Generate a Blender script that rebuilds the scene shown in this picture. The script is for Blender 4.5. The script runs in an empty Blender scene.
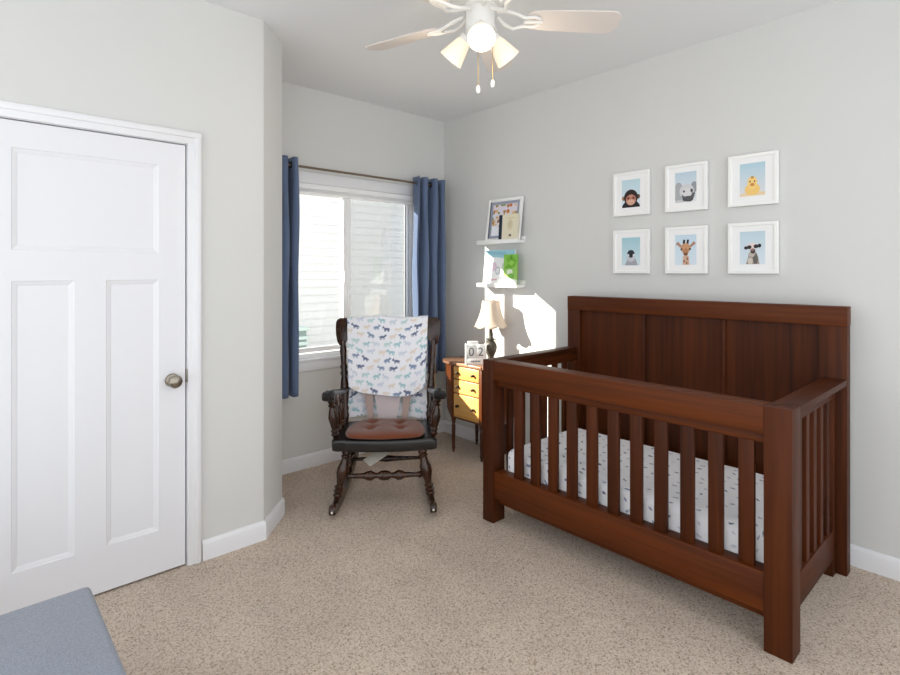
import bpy, bmesh, math, random
import numpy as np
from mathutils import Vector, Matrix
random.seed(7)
S = bpy.context.scene
COL = S.collection

# ------------------------------------------------------------------ camera, sky, sun, exposure
YAW = 0.741438
cam = bpy.data.cameras.new('camera'); cam_ob = bpy.data.objects.new('camera', cam); COL.objects.link(cam_ob)
cam.sensor_width = 36.0; cam.lens = 537.65 / 900 * 36
cam.shift_y = -(337.5 - 271.74) / 900
cam.clip_start = 0.05
cam_ob.location = (0, 0, 1.42); cam_ob.rotation_euler = (math.pi / 2, 0, -YAW)
S.camera = cam_ob

world = bpy.data.worlds.new('sky'); S.world = world; world.use_nodes = True
wn = world.node_tree.nodes; bgn = wn['Background']
bgn.inputs[0].default_value = (0.93, 0.97, 1.0, 1); bgn.inputs[1].default_value = 1.0

SUN_DIR = Vector((1.0, -0.82, -0.55))
sun = bpy.data.lights.new('sun', 'SUN'); sun.energy = 9.0; sun.angle = math.radians(0.5); sun.color = (1.0, 0.93, 0.82)
sun_ob = bpy.data.objects.new('sun', sun); COL.objects.link(sun_ob); sun_ob.location = (-3, 8, 6)
sun_ob.rotation_euler = SUN_DIR.to_track_quat('-Z', 'Y').to_euler()

vs = S.view_settings
vs.view_transform = 'Standard'; vs.look = 'None'; vs.gamma = 1; vs.use_curve_mapping = False
vs.exposure = 0.96
S.cycles.max_bounces = 10; S.cycles.diffuse_bounces = 6; S.cycles.transparent_max_bounces = 12
S.cycles.sample_clamp_indirect = 8.0

# ------------------------------------------------------------------ helpers
def lin(c):
    return tuple(((v / 255) / 12.92 if v / 255 <= 0.04045 else ((v / 255 + 0.055) / 1.055) ** 2.4) for v in c)

def mat(name, rgb, rough=0.5, metal=0.0, spec=0.5, noise=0.0, nscale=20.0, bump=0.0, bscale=200.0, coat=0.0, sheen=0.0, emit=None, emit_s=0.0):
    m = bpy.data.materials.new(name); m.use_nodes = True
    nt = m.node_tree; b = nt.nodes['Principled BSDF']
    c = lin(rgb)
    b.inputs['Base Color'].default_value = (*c, 1)
    b.inputs['Roughness'].default_value = rough; b.inputs['Metallic'].default_value = metal
    b.inputs['Specular IOR Level'].default_value = spec
    if coat: b.inputs['Coat Weight'].default_value = coat; b.inputs['Coat Roughness'].default_value = 0.15
    if sheen: b.inputs['Sheen Weight'].default_value = sheen
    if emit: b.inputs['Emission Color'].default_value = (*lin(emit), 1); b.inputs['Emission Strength'].default_value = emit_s
    tc = nt.nodes.new('ShaderNodeTexCoord')
    n = nt.nodes.new('ShaderNodeTexNoise'); n.inputs['Scale'].default_value = nscale; n.inputs['Detail'].default_value = 4
    nt.links.new(tc.outputs['Object'], n.inputs['Vector'])
    mx = nt.nodes.new('ShaderNodeMix'); mx.data_type = 'RGBA'
    k = max(noise, 0.01)
    mx.inputs[6].default_value = (*[v * (1 - k) for v in c], 1); mx.inputs[7].default_value = (*[min(1, v * (1 + k)) for v in c], 1)
    nt.links.new(n.outputs['Fac'], mx.inputs[0]); nt.links.new(mx.outputs[2], b.inputs['Base Color'])
    if bump:
        n2 = nt.nodes.new('ShaderNodeTexNoise'); n2.inputs['Scale'].default_value = bscale; n2.inputs['Detail'].default_value = 3
        nt.links.new(tc.outputs['Object'], n2.inputs['Vector'])
        bp = nt.nodes.new('ShaderNodeBump'); bp.inputs['Strength'].default_value = bump; bp.inputs['Distance'].default_value = 0.004
        nt.links.new(n2.outputs['Fac'], bp.inputs['Height']); nt.links.new(bp.outputs['Normal'], b.inputs['Normal'])
    return m

def wood(name, dark, light, axis, rough=0.35, coat=0.25, fine=40.0, streak=1.6, spec=0.3):
    m = bpy.data.materials.new(name); m.use_nodes = True
    nt = m.node_tree; N = nt.nodes; L = nt.links; b = N['Principled BSDF']
    tc = N.new('ShaderNodeTexCoord'); oi = N.new('ShaderNodeObjectInfo')
    mp = N.new('ShaderNodeMapping')
    sc = [fine, fine, fine]; sc[axis] = streak
    mp.inputs['Scale'].default_value = sc
    mul = N.new('ShaderNodeMath'); mul.operation = 'MULTIPLY'; mul.inputs[1].default_value = 37.0
    L.new(oi.outputs['Random'], mul.inputs[0]); L.new(mul.outputs[0], mp.inputs['Location'])
    L.new(tc.outputs['Object'], mp.inputs['Vector'])
    n1 = N.new('ShaderNodeTexNoise'); n1.inputs['Scale'].default_value = 1.0; n1.inputs['Detail'].default_value = 5; n1.inputs['Distortion'].default_value = 0.6
    L.new(mp.outputs['Vector'], n1.inputs['Vector'])
    n2 = N.new('ShaderNodeTexNoise'); n2.inputs['Scale'].default_value = 0.22; n2.inputs['Detail'].default_value = 2
    L.new(mp.outputs['Vector'], n2.inputs['Vector'])
    ad = N.new('ShaderNodeMath'); ad.operation = 'ADD'; L.new(n1.outputs['Fac'], ad.inputs[0]); L.new(n2.outputs['Fac'], ad.inputs[1])
    mr = N.new('ShaderNodeMapRange'); mr.inputs[1].default_value = 0.7; mr.inputs[2].default_value = 1.3
    L.new(ad.outputs[0], mr.inputs[0])
    mx = N.new('ShaderNodeMix'); mx.data_type = 'RGBA'
    mx.inputs[6].default_value = (*lin(dark), 1); mx.inputs[7].default_value = (*lin(light), 1)
    L.new(mr.outputs[0], mx.inputs[0]); L.new(mx.outputs[2], b.inputs['Base Color'])
    b.inputs['Roughness'].default_value = rough; b.inputs['Specular IOR Level'].default_value = spec
    b.inputs['Coat Weight'].default_value = coat; b.inputs['Coat Roughness'].default_value = 0.25
    bp = N.new('ShaderNodeBump'); bp.inputs['Strength'].default_value = 0.08; bp.inputs['Distance'].default_value = 0.002
    L.new(n1.outputs['Fac'], bp.inputs['Height']); L.new(bp.outputs['Normal'], b.inputs['Normal'])
    return m

def attr_mat(name, rough=0.8, bump=0.0, spec=0.3):
    m = bpy.data.materials.new(name); m.use_nodes = True
    nt = m.node_tree; b = nt.nodes['Principled BSDF']
    a = nt.nodes.new('ShaderNodeAttribute'); a.attribute_name = 'pattern'
    nt.links.new(a.outputs['Color'], b.inputs['Base Color'])
    b.inputs['Roughness'].default_value = rough; b.inputs['Specular IOR Level'].default_value = spec
    if bump:
        tc = nt.nodes.new('ShaderNodeTexCoord'); n2 = nt.nodes.new('ShaderNodeTexNoise'); n2.inputs['Scale'].default_value = 30; n2.inputs['Detail'].default_value = 4
        nt.links.new(tc.outputs['Object'], n2.inputs['Vector'])
        bp = nt.nodes.new('ShaderNodeBump'); bp.inputs['Strength'].default_value = bump; bp.inputs['Distance'].default_value = 0.01
        nt.links.new(n2.outputs['Fac'], bp.inputs['Height']); nt.links.new(bp.outputs['Normal'], b.inputs['Normal'])
    return m

class MB:
    def __init__(s): s.v = []; s.f = []; s.c = None
    def add(s, vs, fs):
        o = len(s.v); s.v += [Vector(p) for p in vs]; s.f += [tuple(i + o for i in f) for f in fs]; return s
    def box(s, x0, x1, y0, y1, z0, z1, bev=0.0, seg=2, M=None):
        bm = bmesh.new(); bmesh.ops.create_cube(bm, size=1)
        for v in bm.verts:
            v.co = Vector(((x0 + x1) / 2 + v.co.x * (x1 - x0), (y0 + y1) / 2 + v.co.y * (y1 - y0), (z0 + z1) / 2 + v.co.z * (z1 - z0)))
        if bev: bmesh.ops.bevel(bm, geom=bm.edges[:], offset=bev, segments=seg, affect='EDGES', profile=0.5)
        bm.verts.index_update()
        vs_ = [(M @ v.co) if M else v.co.copy() for v in bm.verts]
        s.add(vs_, [[v.index for v in f.verts] for f in bm.faces]); bm.free(); return s
    def lathe(s, prof, p0=(0, 0, 0), ax=(0, 0, 1), n=20, caps=True, sq=(1, 1)):
        """prof: (radius, distance along ax)"""
        ax = Vector(ax).normalized(); q = ax.to_track_quat('Z', 'Y'); p0 = Vector(p0)
        vs_, fs = [], []
        for r, t in prof:
            for i in range(n):
                a = 2 * math.pi * i / n
                vs_.append(p0 + q @ Vector((r * math.cos(a) * sq[0], r * math.sin(a) * sq[1], t)))
        for k in range(len(prof) - 1):
            for i in range(n):
                fs.append((k * n + i, k * n + (i + 1) % n, (k + 1) * n + (i + 1) % n, (k + 1) * n + i))
        if caps:
            fs.append(tuple(range(n))[::-1]); fs.append(tuple((len(prof) - 1) * n + i for i in range(n)))
        return s.add(vs_, fs)
    def turned(s, p0, p1, prof, n=14):
        """prof: (fraction along p0-p1, radius)"""
        p0, p1 = Vector(p0), Vector(p1); d = p1 - p0
        return s.lathe([(r, t * d.length) for t, r in prof], p0, d, n)
    def tube(s, pts, rad, n=10, sq=None):
        pts = [Vector(p) for p in pts]; rs = rad if isinstance(rad, (list, tuple)) else [rad] * len(pts)
        vs_, fs = [], []; up = None
        for k, p in enumerate(pts):
            d = (pts[min(k + 1, len(pts) - 1)] - pts[max(k - 1, 0)]).normalized()
            ref = Vector((0, 0, 1)) if abs(d.z) < 0.95 else Vector((0, 1, 0))
            a = d.cross(ref).normalized(); b = a.cross(d).normalized()
            kx, ky = sq or (1, 1)
            for i in range(n):
                t = 2 * math.pi * i / n
                vs_.append(p + a * math.cos(t) * rs[k] * kx + b * math.sin(t) * rs[k] * ky)
        for k in range(len(pts) - 1):
            for i in range(n):
                fs.append((k * n + i, k * n + (i + 1) % n, (k + 1) * n + (i + 1) % n, (k + 1) * n + i))
        fs.append(tuple(range(n))[::-1]); fs.append(tuple((len(pts) - 1) * n + i for i in range(n)))
        return s.add(vs_, fs)
    def prism(s, poly, d0, d1, axes='xz', M=None):
        """polygon in two axes extruded along the third from d0 to d1"""
        def P(a, b, d):
            v = {'xz': (a, d, b), 'yz': (d, a, b), 'xy': (a, b, d)}[axes]
            return (M @ Vector(v)) if M else v
        n = len(poly)
        vs_ = [P(a, b, d0) for a, b in poly] + [P(a, b, d1) for a, b in poly]
        fs = [tuple(range(n)), tuple(range(2 * n - 1, n - 1, -1))] + [(i, i + n, (i + 1) % n + n, (i + 1) % n) for i in range(n)]
        return s.add(vs_, fs)
    def sphere(s, c, r, n=12, sq=(1, 1, 1)):
        c = Vector(c); vs_, fs = [], []
        m = n // 2
        for j in range(m + 1):
            ph = math.pi * j / m
            for i in range(n):
                t = 2 * math.pi * i / n
                vs_.append(c + Vector((r * sq[0] * math.sin(ph) * math.cos(t), r * sq[1] * math.sin(ph) * math.sin(t), r * sq[2] * math.cos(ph))))
        for j in range(m):
            for i in range(n):
                fs.append((j * n + i, (j + 1) * n + i, (j + 1) * n + (i + 1) % n, j * n + (i + 1) % n))
        return s.add(vs_, fs)
    def build(s, name, material, parent=None, world=True, smooth=True, angle=40, props=None):
        me = bpy.data.meshes.new(name)
        vs_ = s.v
        o = bpy.data.objects.new(name, me); COL.objects.link(o)
        if parent is not None:
            o.parent = parent
            if world:
                root = parent
                M = Matrix.Identity(4)
                chain = []
                while root is not None: chain.append(root); root = root.parent
                for r_ in reversed(chain): M = M @ (Matrix.Translation(r_.location) @ r_.rotation_euler.to_matrix().to_4x4())
                Mi = M.inverted(); vs_ = [Mi @ p for p in vs_]
        else:
            lo = [min(p[i] for p in vs_) for i in range(3)]; hi = [max(p[i] for p in vs_) for i in range(3)]
            c = Vector(((lo[0] + hi[0]) / 2, (lo[1] + hi[1]) / 2, lo[2]))
            o.location = c; vs_ = [p - c for p in vs_]
        me.from_pydata([tuple(p) for p in vs_], [], s.f)
        bm = bmesh.new(); bm.from_mesh(me)
        if s.c is None: bmesh.ops.remove_doubles(bm, verts=bm.verts[:], dist=1e-6)
        bmesh.ops.recalc_face_normals(bm, faces=bm.faces[:]); bm.to_mesh(me); bm.free()
        if s.c is not None:
            at = me.attributes.new('pattern', 'FLOAT_COLOR', 'POINT')
            at.data.foreach_set('color', np.hstack([s.c, np.ones((len(s.c), 1))]).astype(np.float32).ravel())
        me.materials.append(material)
        if smooth:
            me.polygons.foreach_set('use_smooth', [True] * len(me.polygons)); me.set_sharp_from_angle(angle=math.radians(angle))
        me.update()
        for k, v in (props or {}).items(): o[k] = v
        return o

def grid(fn, nu, nv, colfn=None):
    """surface fn(u,v)->xyz on [0,1]^2; colfn(U,V arrays)->Nx3 linear colours"""
    m = MB(); us = np.linspace(0, 1, nu); vv = np.linspace(0, 1, nv)
    m.v = [Vector(fn(u, v)) for v in vv for u in us]
    m.f = [(j * nu + i, j * nu + i + 1, (j + 1) * nu + i + 1, (j + 1) * nu + i) for j in range(nv - 1) for i in range(nu - 1)]
    if colfn is not None:
        U, V = np.meshgrid(us, vv); m.c = colfn(U.ravel(), V.ravel())
    return m

def paint(bg, shapes):
    """returns colour function; shapes in (u,v): ('e',cu,cv,ru,rv,rgb) ellipse, ('p',[(u,v)..],rgb) polygon, ('g',rgb_top,rgb_bottom)"""
    def fn(U, V):
        C = np.tile(np.array(lin(bg)), (len(U), 1))
        for s in shapes:
            if s[0] == 'e':
                k = ((U - s[1]) / s[3]) ** 2 + ((V - s[2]) / s[4]) ** 2 <= 1; C[k] = lin(s[5])
            elif s[0] == 'p':
                pts = s[1]; k = np.zeros(len(U), bool); j = len(pts) - 1
                for i in range(len(pts)):
                    xi, yi = pts[i]; xj, yj = pts[j]
                    if yi != yj: k ^= ((yi > V) != (yj > V)) & (U < (xj - xi) * (V - yi) / (yj - yi) + xi)
                    j = i
                C[k] = lin(s[2])
            elif s[0] == 'g':
                t = V[:, None]; C = np.array(lin(s[1])) * t + np.array(lin(s[2])) * (1 - t)
        return C
    return fn

def thing(name, label, cat, loc, rotz=0.0, group=None):
    o = bpy.data.objects.new(name, None); COL.objects.link(o); o.empty_display_size = 0.05
    o.location = loc; o.rotation_euler = (0, 0, rotz); o['label'] = label; o['category'] = cat
    if group: o['group'] = group
    return o
def tag(o, label, cat, group=None):
    o['label'] = label; o['category'] = cat
    if group: o['group'] = group
    return o
def struct(mb, name, m, **kw):
    o = mb.build(name, m, **kw); o['kind'] = 'structure'; return o

# ------------------------------------------------------------------ materials
WALL = mat('wall_paint', (211, 211, 209), 0.75, noise=0.015, nscale=3, bump=0.05, bscale=120)
CEIL = mat('ceiling_paint', (228, 229, 230), 0.9, noise=0.01, nscale=3, bump=0.10, bscale=90)
TRIM = mat('white_trim_paint', (228, 228, 231), 0.35)
DOORM = mat('white_door_paint', (226, 226, 230), 0.4)
VINYL = mat('white_vinyl', (242, 242, 242), 0.4)
NICKEL = mat('satin_nickel', (150, 142, 130), 0.28, metal=1.0)
DARKMETAL = mat('dark_bronze_metal', (46, 40, 36), 0.4, metal=0.8)
W_X = wood('crib_wood_depth', (48, 19, 4), (80, 36, 8), 0, 0.5, 0.0, spec=0.2)
W_Y = wood('crib_wood_length', (64, 26, 4), (98, 46, 9), 1, 0.5, 0.0, spec=0.2)
W_Z = wood('crib_wood_upright', (48, 19, 4), (84, 38, 8), 2, 0.5, 0.0, spec=0.2)
CHAIR = wood('rocker_walnut', (24, 12, 6), (66, 34, 14), 2, rough=0.25, coat=0.4, fine=60, streak=6)
CHAIRB = wood('rocker_black_seat', (16, 14, 14), (30, 26, 25), 0, rough=0.28, coat=0.4)
SLATP = mat('splat_pale', (178, 160, 160), 0.3, noise=0.06, nscale=14, coat=0.4)  # mauve-grey, paler than the side slats
SLATB = mat('slat_brown_wood', (150, 118, 106), 0.3, noise=0.1, nscale=14, coat=0.4)
RUST = mat('rust_fabric', (108, 52, 24), 0.95, noise=0.12, nscale=60, bump=0.3, bscale=500, sheen=0.3)
CURT = mat('blue_curtain_fabric', (90, 107, 137), 0.9, noise=0.08, nscale=150, bump=0.2, bscale=600, sheen=0.2)
OTTO = mat('blue_grey_upholstery', (139, 144, 157), 0.95, noise=0.42, nscale=190, bump=0.5, bscale=420, sheen=0.2)
NS_Z = wood('honey_maple_front', (206, 146, 74), (232, 180, 104), 1, rough=0.35, coat=0.3, fine=30)
NS_B = wood('nightstand_brown', (78, 38, 14), (114, 60, 26), 2, rough=0.35, coat=0.3, fine=30)
NS_L = wood('nightstand_leg_wood', (54, 26, 12), (84, 42, 20), 2)
NS_T = wood('nightstand_top', (128, 92, 70), (160, 118, 90), 1, rough=0.3, coat=0.3, fine=30)
WHITE = mat('white_lacquer', (240, 240, 238), 0.4)
MATW = mat('white_mat_board', (240, 240, 240), 0.9)
PICT = attr_mat('printed_paper', 0.6)
CLOTH = attr_mat('printed_cotton', 0.95, bump=0.25, spec=0.1)
FANW = mat('fan_white_enamel', (232, 230, 226), 0.4)
BLADE = mat('fan_blade_white', (214, 206, 200), 0.5, noise=0.03, nscale=8)
SIDING = mat('white_lap_siding', (207, 207, 207), 0.7)
PEWTER = mat('aged_pewter', (84, 80, 72), 0.45, metal=0.6, noise=0.35, nscale=60)
INK = mat('grey_ink', (110, 112, 118), 0.8)

def carpet_mat():
    m = bpy.data.materials.new('beige_speckled_carpet'); m.use_nodes = True
    nt = m.node_tree; N = nt.nodes; L = nt.links; b = N['Principled BSDF']
    tc = N.new('ShaderNodeTexCoord')
    n1 = N.new('ShaderNodeTexNoise'); n1.inputs['Scale'].default_value = 130; n1.inputs['Detail'].default_value = 3; n1.inputs['Roughness'].default_value = 0.6
    L.new(tc.outputs['Object'], n1.inputs['Vector'])
    cr = N.new('ShaderNodeValToRGB'); e = cr.color_ramp.elements
    e[0].position = 0.31; e[0].color = (*lin((132, 112, 96)), 1)
    e[1].position = 0.49; e[1].color = (*lin((201, 185, 170)), 1)
    x = e.new(0.39); x.color = (*lin((180, 161, 145)), 1)
    x = e.new(0.66); x.color = (*lin((216, 202, 188)), 1)
    L.new(n1.outputs['Fac'], cr.inputs[0])
    n3 = N.new('ShaderNodeTexNoise'); n3.inputs['Scale'].default_value = 3.5; n3.inputs['Detail'].default_value = 3
    L.new(tc.outputs['Object'], n3.inputs['Vector'])
    mr = N.new('ShaderNodeMapRange'); mr.inputs[1].default_value = 0.35; mr.inputs[2].default_value = 0.65; mr.inputs[3].default_value = 0.93; mr.inputs[4].default_value = 1.05
    L.new(n3.outputs['Fac'], mr.inputs[0])
    mx = N.new('ShaderNodeMix'); mx.data_type = 'RGBA'; mx.blend_type = 'MULTIPLY'; mx.inputs[0].default_value = 1
    L.new(cr.outputs[0], mx.inputs[6]); L.new(mr.outputs[0], mx.inputs[7]); L.new(mx.outputs[2], b.inputs['Base Color'])
    b.inputs['Roughness'].default_value = 1.0; b.inputs['Specular IOR Level'].default_value = 0.1
    n2 = N.new('ShaderNodeTexNoise'); n2.inputs['Scale'].default_value = 160; n2.inputs['Detail'].default_value = 4
    L.new(tc.outputs['Object'], n2.inputs['Vector'])
    bp = N.new('ShaderNodeBump'); bp.inputs['Strength'].default_value = 0.7; bp.inputs['Distance'].default_value = 0.012
    L.new(n2.outputs['Fac'], bp.inputs['Height']); L.new(bp.outputs['Normal'], b.inputs['Normal'])
    return m
CARPET = carpet_mat()

def glass_mat(name, tint, refl):
    m = bpy.data.materials.new(name); m.use_nodes = True; nt = m.node_tree; N = nt.nodes; L = nt.links
    N.remove(N['Principled BSDF']); out = N['Material Output']
    t = N.new('ShaderNodeBsdfTransparent'); t.inputs[0].default_value = (*tint, 1)
    g = N.new('ShaderNodeBsdfGlossy'); g.inputs['Roughness'].default_value = 0.02
    lw = N.new('ShaderNodeLayerWeight'); lw.inputs[0].default_value = .5
    pw = N.new('ShaderNodeMath'); pw.operation = 'POWER'; pw.inputs[1].default_value = 5; L.new(lw.outputs['Facing'], pw.inputs[0])
    f = N.new('ShaderNodeMath'); f.operation = 'MULTIPLY_ADD'; f.inputs[1].default_value = .9; f.inputs[2].default_value = refl; L.new(pw.outputs[0], f.inputs[0])
    x = N.new('ShaderNodeMixShader'); L.new(f.outputs[0], x.inputs[0]); L.new(t.outputs[0], x.inputs[1]); L.new(g.outputs[0], x.inputs[2]); L.new(x.outputs[0], out.inputs[0])
    return m
GLASS = glass_mat('window_glass', (0.97, 0.98, 0.98), 0.04)
def screen_mat():
    m = bpy.data.materials.new('insect_mesh'); m.use_nodes = True; nt = m.node_tree; N = nt.nodes; L = nt.links
    N.remove(N['Principled BSDF']); out = N['Material Output']
    t = N.new('ShaderNodeBsdfTransparent'); d = N.new('ShaderNodeBsdfDiffuse'); d.inputs[0].default_value = (*lin((150, 152, 152)), 1)
    x = N.new('ShaderNodeMixShader'); x.inputs[0].default_value = 0.22; L.new(t.outputs[0], x.inputs[1]); L.new(d.outputs[0], x.inputs[2]); L.new(x.outputs[0], out.inputs[0])
    return m
SCREEN = screen_mat()
def shade_glass():
    m = bpy.data.materials.new('frosted_lamp_glass'); m.use_nodes = True; nt = m.node_tree; b = nt.nodes['Principled BSDF']
    b.inputs['Base Color'].default_value = (*lin((250, 238, 218)), 1); b.inputs['Roughness'].default_value = 0.5
    b.inputs['Emission Color'].default_value = (*lin((255, 226, 184)), 1); b.inputs['Emission Strength'].default_value = 0.16
    return m
FROST = shade_glass()
BULB = mat('lit_bulb', (255, 246, 230), 0.4, emit=(255, 236, 205), emit_s=1.4)

# ------------------------------------------------------------------ room shell
H = 2.755
WX = 3.20      # right wall face
WY = 3.575     # window wall face
DY = 2.775      # door wall face
XL, YB = -1.2, -1.0  # floor cut short, left and rear walls omitted so sky light fills in
struct(MB().box(XL, WX + .12, YB, WY + .12, -0.12, 0.0), 'floor', CARPET, smooth=False)
struct(MB().box(XL, WX + .12, YB, WY + .12, H, H + .12), 'ceiling', CEIL, smooth=False)
struct(MB().box(WX, WX + .12, -3.0, WY + .12, 0, H), 'wall_right', WALL, smooth=False)  # extended unseen past the floor to shade the chamfered corner
# window opening
OX0, OX1, OZ0, OZ1 = 1.585, 2.86, 0.785, 2.06
WT = WY + 0.085
w = MB()
w.box(1.28, OX0, WY, WT, 0, H); w.box(OX1, WX, WY, WT, 0, H); w.box(OX0, OX1, WY, WT, 0, OZ0); w.box(OX0, OX1, WY, WT, OZ1, H)
struct(w, 'wall_back', WALL, smooth=False)
# door wall with opening
DX0, DX1, DZ = 0.0, 0.819, 2.036
w = MB()
w.box(-4.0, DX0, DY, DY + .12, 0, H); w.box(DX1, 1.16, DY, DY + .12, 0, H); w.box(DX0, DX1, DY, DY + .12, DZ, H)  # left stretch lengthened past the floor, out of view, to block stray sun
w.box(DX0 - .02, DX1 + .02, DY + .119, DY + .125, 0, DZ)
struct(w, 'wall_left', WALL, smooth=False)
# chamfered corner with slightly rounded bead, then the return into the alcove
poly = [(1.16, DY), (1.192, DY), (1.199, DY + .001), (1.205, DY + .0055), (1.394, 2.973), (1.399, 2.981), (1.40, 2.99), (1.40, WT), (1.28, WT), (1.28, 3.05), (1.16, DY + .12)]
struct(MB().prism(poly, 0, H, 'xy'), 'wall_chamfer', WALL, smooth=True, angle=20)

def base_profile(p0, p1, nrm, name, ext=(0, 0)):
    """baseboard between plan points; nrm points into the room"""
    p0, p1, nrm = Vector((*p0, 0)), Vector((*p1, 0)), Vector((*nrm, 0)).normalized()
    d = (p1 - p0).normalized(); p0 = p0 - d * ext[0]; p1 = p1 + d * ext[1]
    prof = [(-.002, 0), (.015, 0), (.015, .078), (.0125, .086), (.009, .092), (.006, .0975), (-.002, .0985)]
    m = MB(); n = len(prof)
    vs_ = [p + nrm * a + Vector((0, 0, b)) for p in (p0, p1) for a, b in prof]
    m.add(vs_, [tuple(range(n)), tuple(range(2 * n - 1, n - 1, -1))] + [(i, i + n, (i + 1) % n + n, (i + 1) % n) for i in range(n)])
    return struct(m, name, TRIM, angle=25)
base_profile((.885, DY), (1.20, DY), (0, -1), 'baseboard_left', (0, .006))
base_profile((1.20, DY), (1.40, 2.985), (1, -1), 'baseboard_chamfer', (.006, .006))
base_profile((1.40, 2.99), (1.40, WY), (1, 0), 'baseboard_recess', (.006, 0))
base_profile((1.40, WY), (WX, WY), (0, -1), 'baseboard_back')
base_profile((WX, YB), (WX, WY), (-1, 0), 'baseboard_right')

# door casing and jamb
def casing(m, x0, x1, z0, z1, horiz=False):
    m.box(x0, x1, DY - .016, DY + .002, z0, z1, .004)
t = MB()
t.box(DX1, DX1 + .062, DY - .014, DY + .002, 0, DZ + .062, .004); t.box(DX1 + .030, DX1 + .060, DY - .021, DY, 0, DZ + .060, .005)
t.box(DX0 - .062, DX0, DY - .014, DY + .002, 0, DZ + .062, .004); t.box(DX0 - .060, DX0 - .030, DY - .021, DY, 0, DZ + .060, .005)
t.box(DX0 - .062, DX1 + .062, DY - .0142, DY + .002, DZ, DZ + .062, .004); t.box(DX0 - .060, DX1 + .060, DY - .0212, DY, DZ + .030, DZ + .060, .005)
t.box(DX1 - .002, DX1, DY, DY + .118, 0, DZ); t.box(DX0, DX0 + .002, DY, DY + .118, 0, DZ); t.box(DX0, DX1, DY, DY + .118, DZ - .002, DZ)
trim = struct(t, 'trim_1', TRIM)
MB().box(DX1 - .006, DX1 - .0015, DY - .006, DY + .02, .888, .948, .001).build('strike_plate', NICKEL, trim)

# door leaf with three moulded panels
LX0, LX1, LZ0, LZ1, LY = .004, .8105, .010, 2.029, DY + .003
panels = [(.158, .694, 1.508, 1.921), (.158, .368, .208, 1.383), (.484, .694, .208, 1.383)]
def door_leaf():
    m = MB()
    xs = sorted({LX0, LX1, .158, .368, .484, .694}); zs = sorted({LZ0, LZ1, .208, 1.383, 1.508, 1.921})
    for i in range(len(xs) - 1):
        for j in range(len(zs) - 1):
            cx, cz = (xs[i] + xs[i + 1]) / 2, (zs[j] + zs[j + 1]) / 2
            if any(a < cx < b and c < cz < d for a, b, c, d in panels): continue
            m.add([(xs[i], LY, zs[j]), (xs[i + 1], LY, zs[j]), (xs[i + 1], LY, zs[j + 1]), (xs[i], LY, zs[j + 1])], [(0, 1, 2, 3)])
    for a, b, c, d in panels:
        loops = []
        for ins, dep in ((0, 0), (.003, .003), (.012, .005), (.020, .009), (.023, .009)):
            loops.append([(a + ins, LY + dep, c + ins), (b - ins, LY + dep, c + ins), (b - ins, LY + dep, d - ins), (a + ins, LY + dep, d - ins)])
        vs_ = [p for l in loops for p in l]; fs = []
        for k in range(len(loops) - 1):
            for q in range(4): fs.append((k * 4 + q, k * 4 + (q + 1) % 4, (k + 1) * 4 + (q + 1) % 4, (k + 1) * 4 + q))
        fs.append(tuple((len(loops) - 1) * 4 + q for q in range(4)))
        m.add(vs_, fs)
    # sides and back
    B = LY + .035
    m.add([(LX0, LY, LZ0), (LX1, LY, LZ0), (LX1, LY, LZ1), (LX0, LY, LZ1), (LX0, B, LZ0), (LX1, B, LZ0), (LX1, B, LZ1), (LX0, B, LZ1)],
          [(4, 5, 6, 7), (0, 1, 5, 4), (1, 2, 6, 5), (2, 3, 7, 6), (3, 0, 4, 7)])
    return m
door = struct(door_leaf(), 'door_1', DOORM, angle=15)
kn = MB().lathe([(.032, -.001), (.032, .004), (.028, .010), (.014, .014), (.012, .030), (.020, .036), (.029, .046), (.031, .056), (.027, .065), (.014, .071), (.002, .072)], (.752, LY, .905), (0, -1, 0), 24)
kn.build('door_knob', NICKEL, door)

# ------------------------------------------------------------------ window
FY0, FY1 = WY + .010, WY + .065
m = MB()
def ring(m, x0, x1, z0, z1, wd, y0, y1, bev=.004):
    m.box(x0, x0 + wd, y0, y1, z0, z1, bev); m.box(x1 - wd, x1, y0, y1, z0, z1, bev)
    m.box(x0 + wd, x1 - wd, y0, y1, z0, z0 + wd, bev); m.box(x0 + wd, x1 - wd, y0, y1, z1 - wd, z1, bev)
ring(m, OX0, OX1, OZ0, OZ1, .034, FY0 + .012, FY1 + .012)
win = struct(m, 'window_1', VINYL)
MC = 2.217
m = MB(); ring(m, OX0 + .030, MC + .035, OZ0 + .040, OZ1 - .040, .036, FY0 + .034, FY0 + .052); m.build('sash', VINYL, win)
m = MB(); m.box(MC - .006, MC + .032, FY0 + .011, FY0 + .028, OZ0 + .06, OZ1 - .06, .002); ring(m, MC - .035, OX1 - .040, OZ0 + .040, OZ1 - .040, .030, FY0 + .010, FY0 + .028); m.build('sash', VINYL, win)
MB().box(OX0 + .060, MC - .01, FY0 + .041, FY0 + .045, OZ0 + .085, OZ1 - .085).build('glass_pane', GLASS, win)
MB().box(MC - .01, OX1 - .065, FY0 + .017, FY0 + .021, OZ0 + .065, OZ1 - .065).build('glass_pane', GLASS, win)
MB().box(MC + .0, OX1 - .060, FY0 + .0555, FY0 + .0560, OZ0 + .060, OZ1 - .060).build('insect_screen', SCREEN, win)
m = MB().box(MC - .030, MC - .016, FY0 + .002, FY0 + .012, 1.34, 1.42, .003); m.build('sash_latch', VINYL, win)
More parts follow.
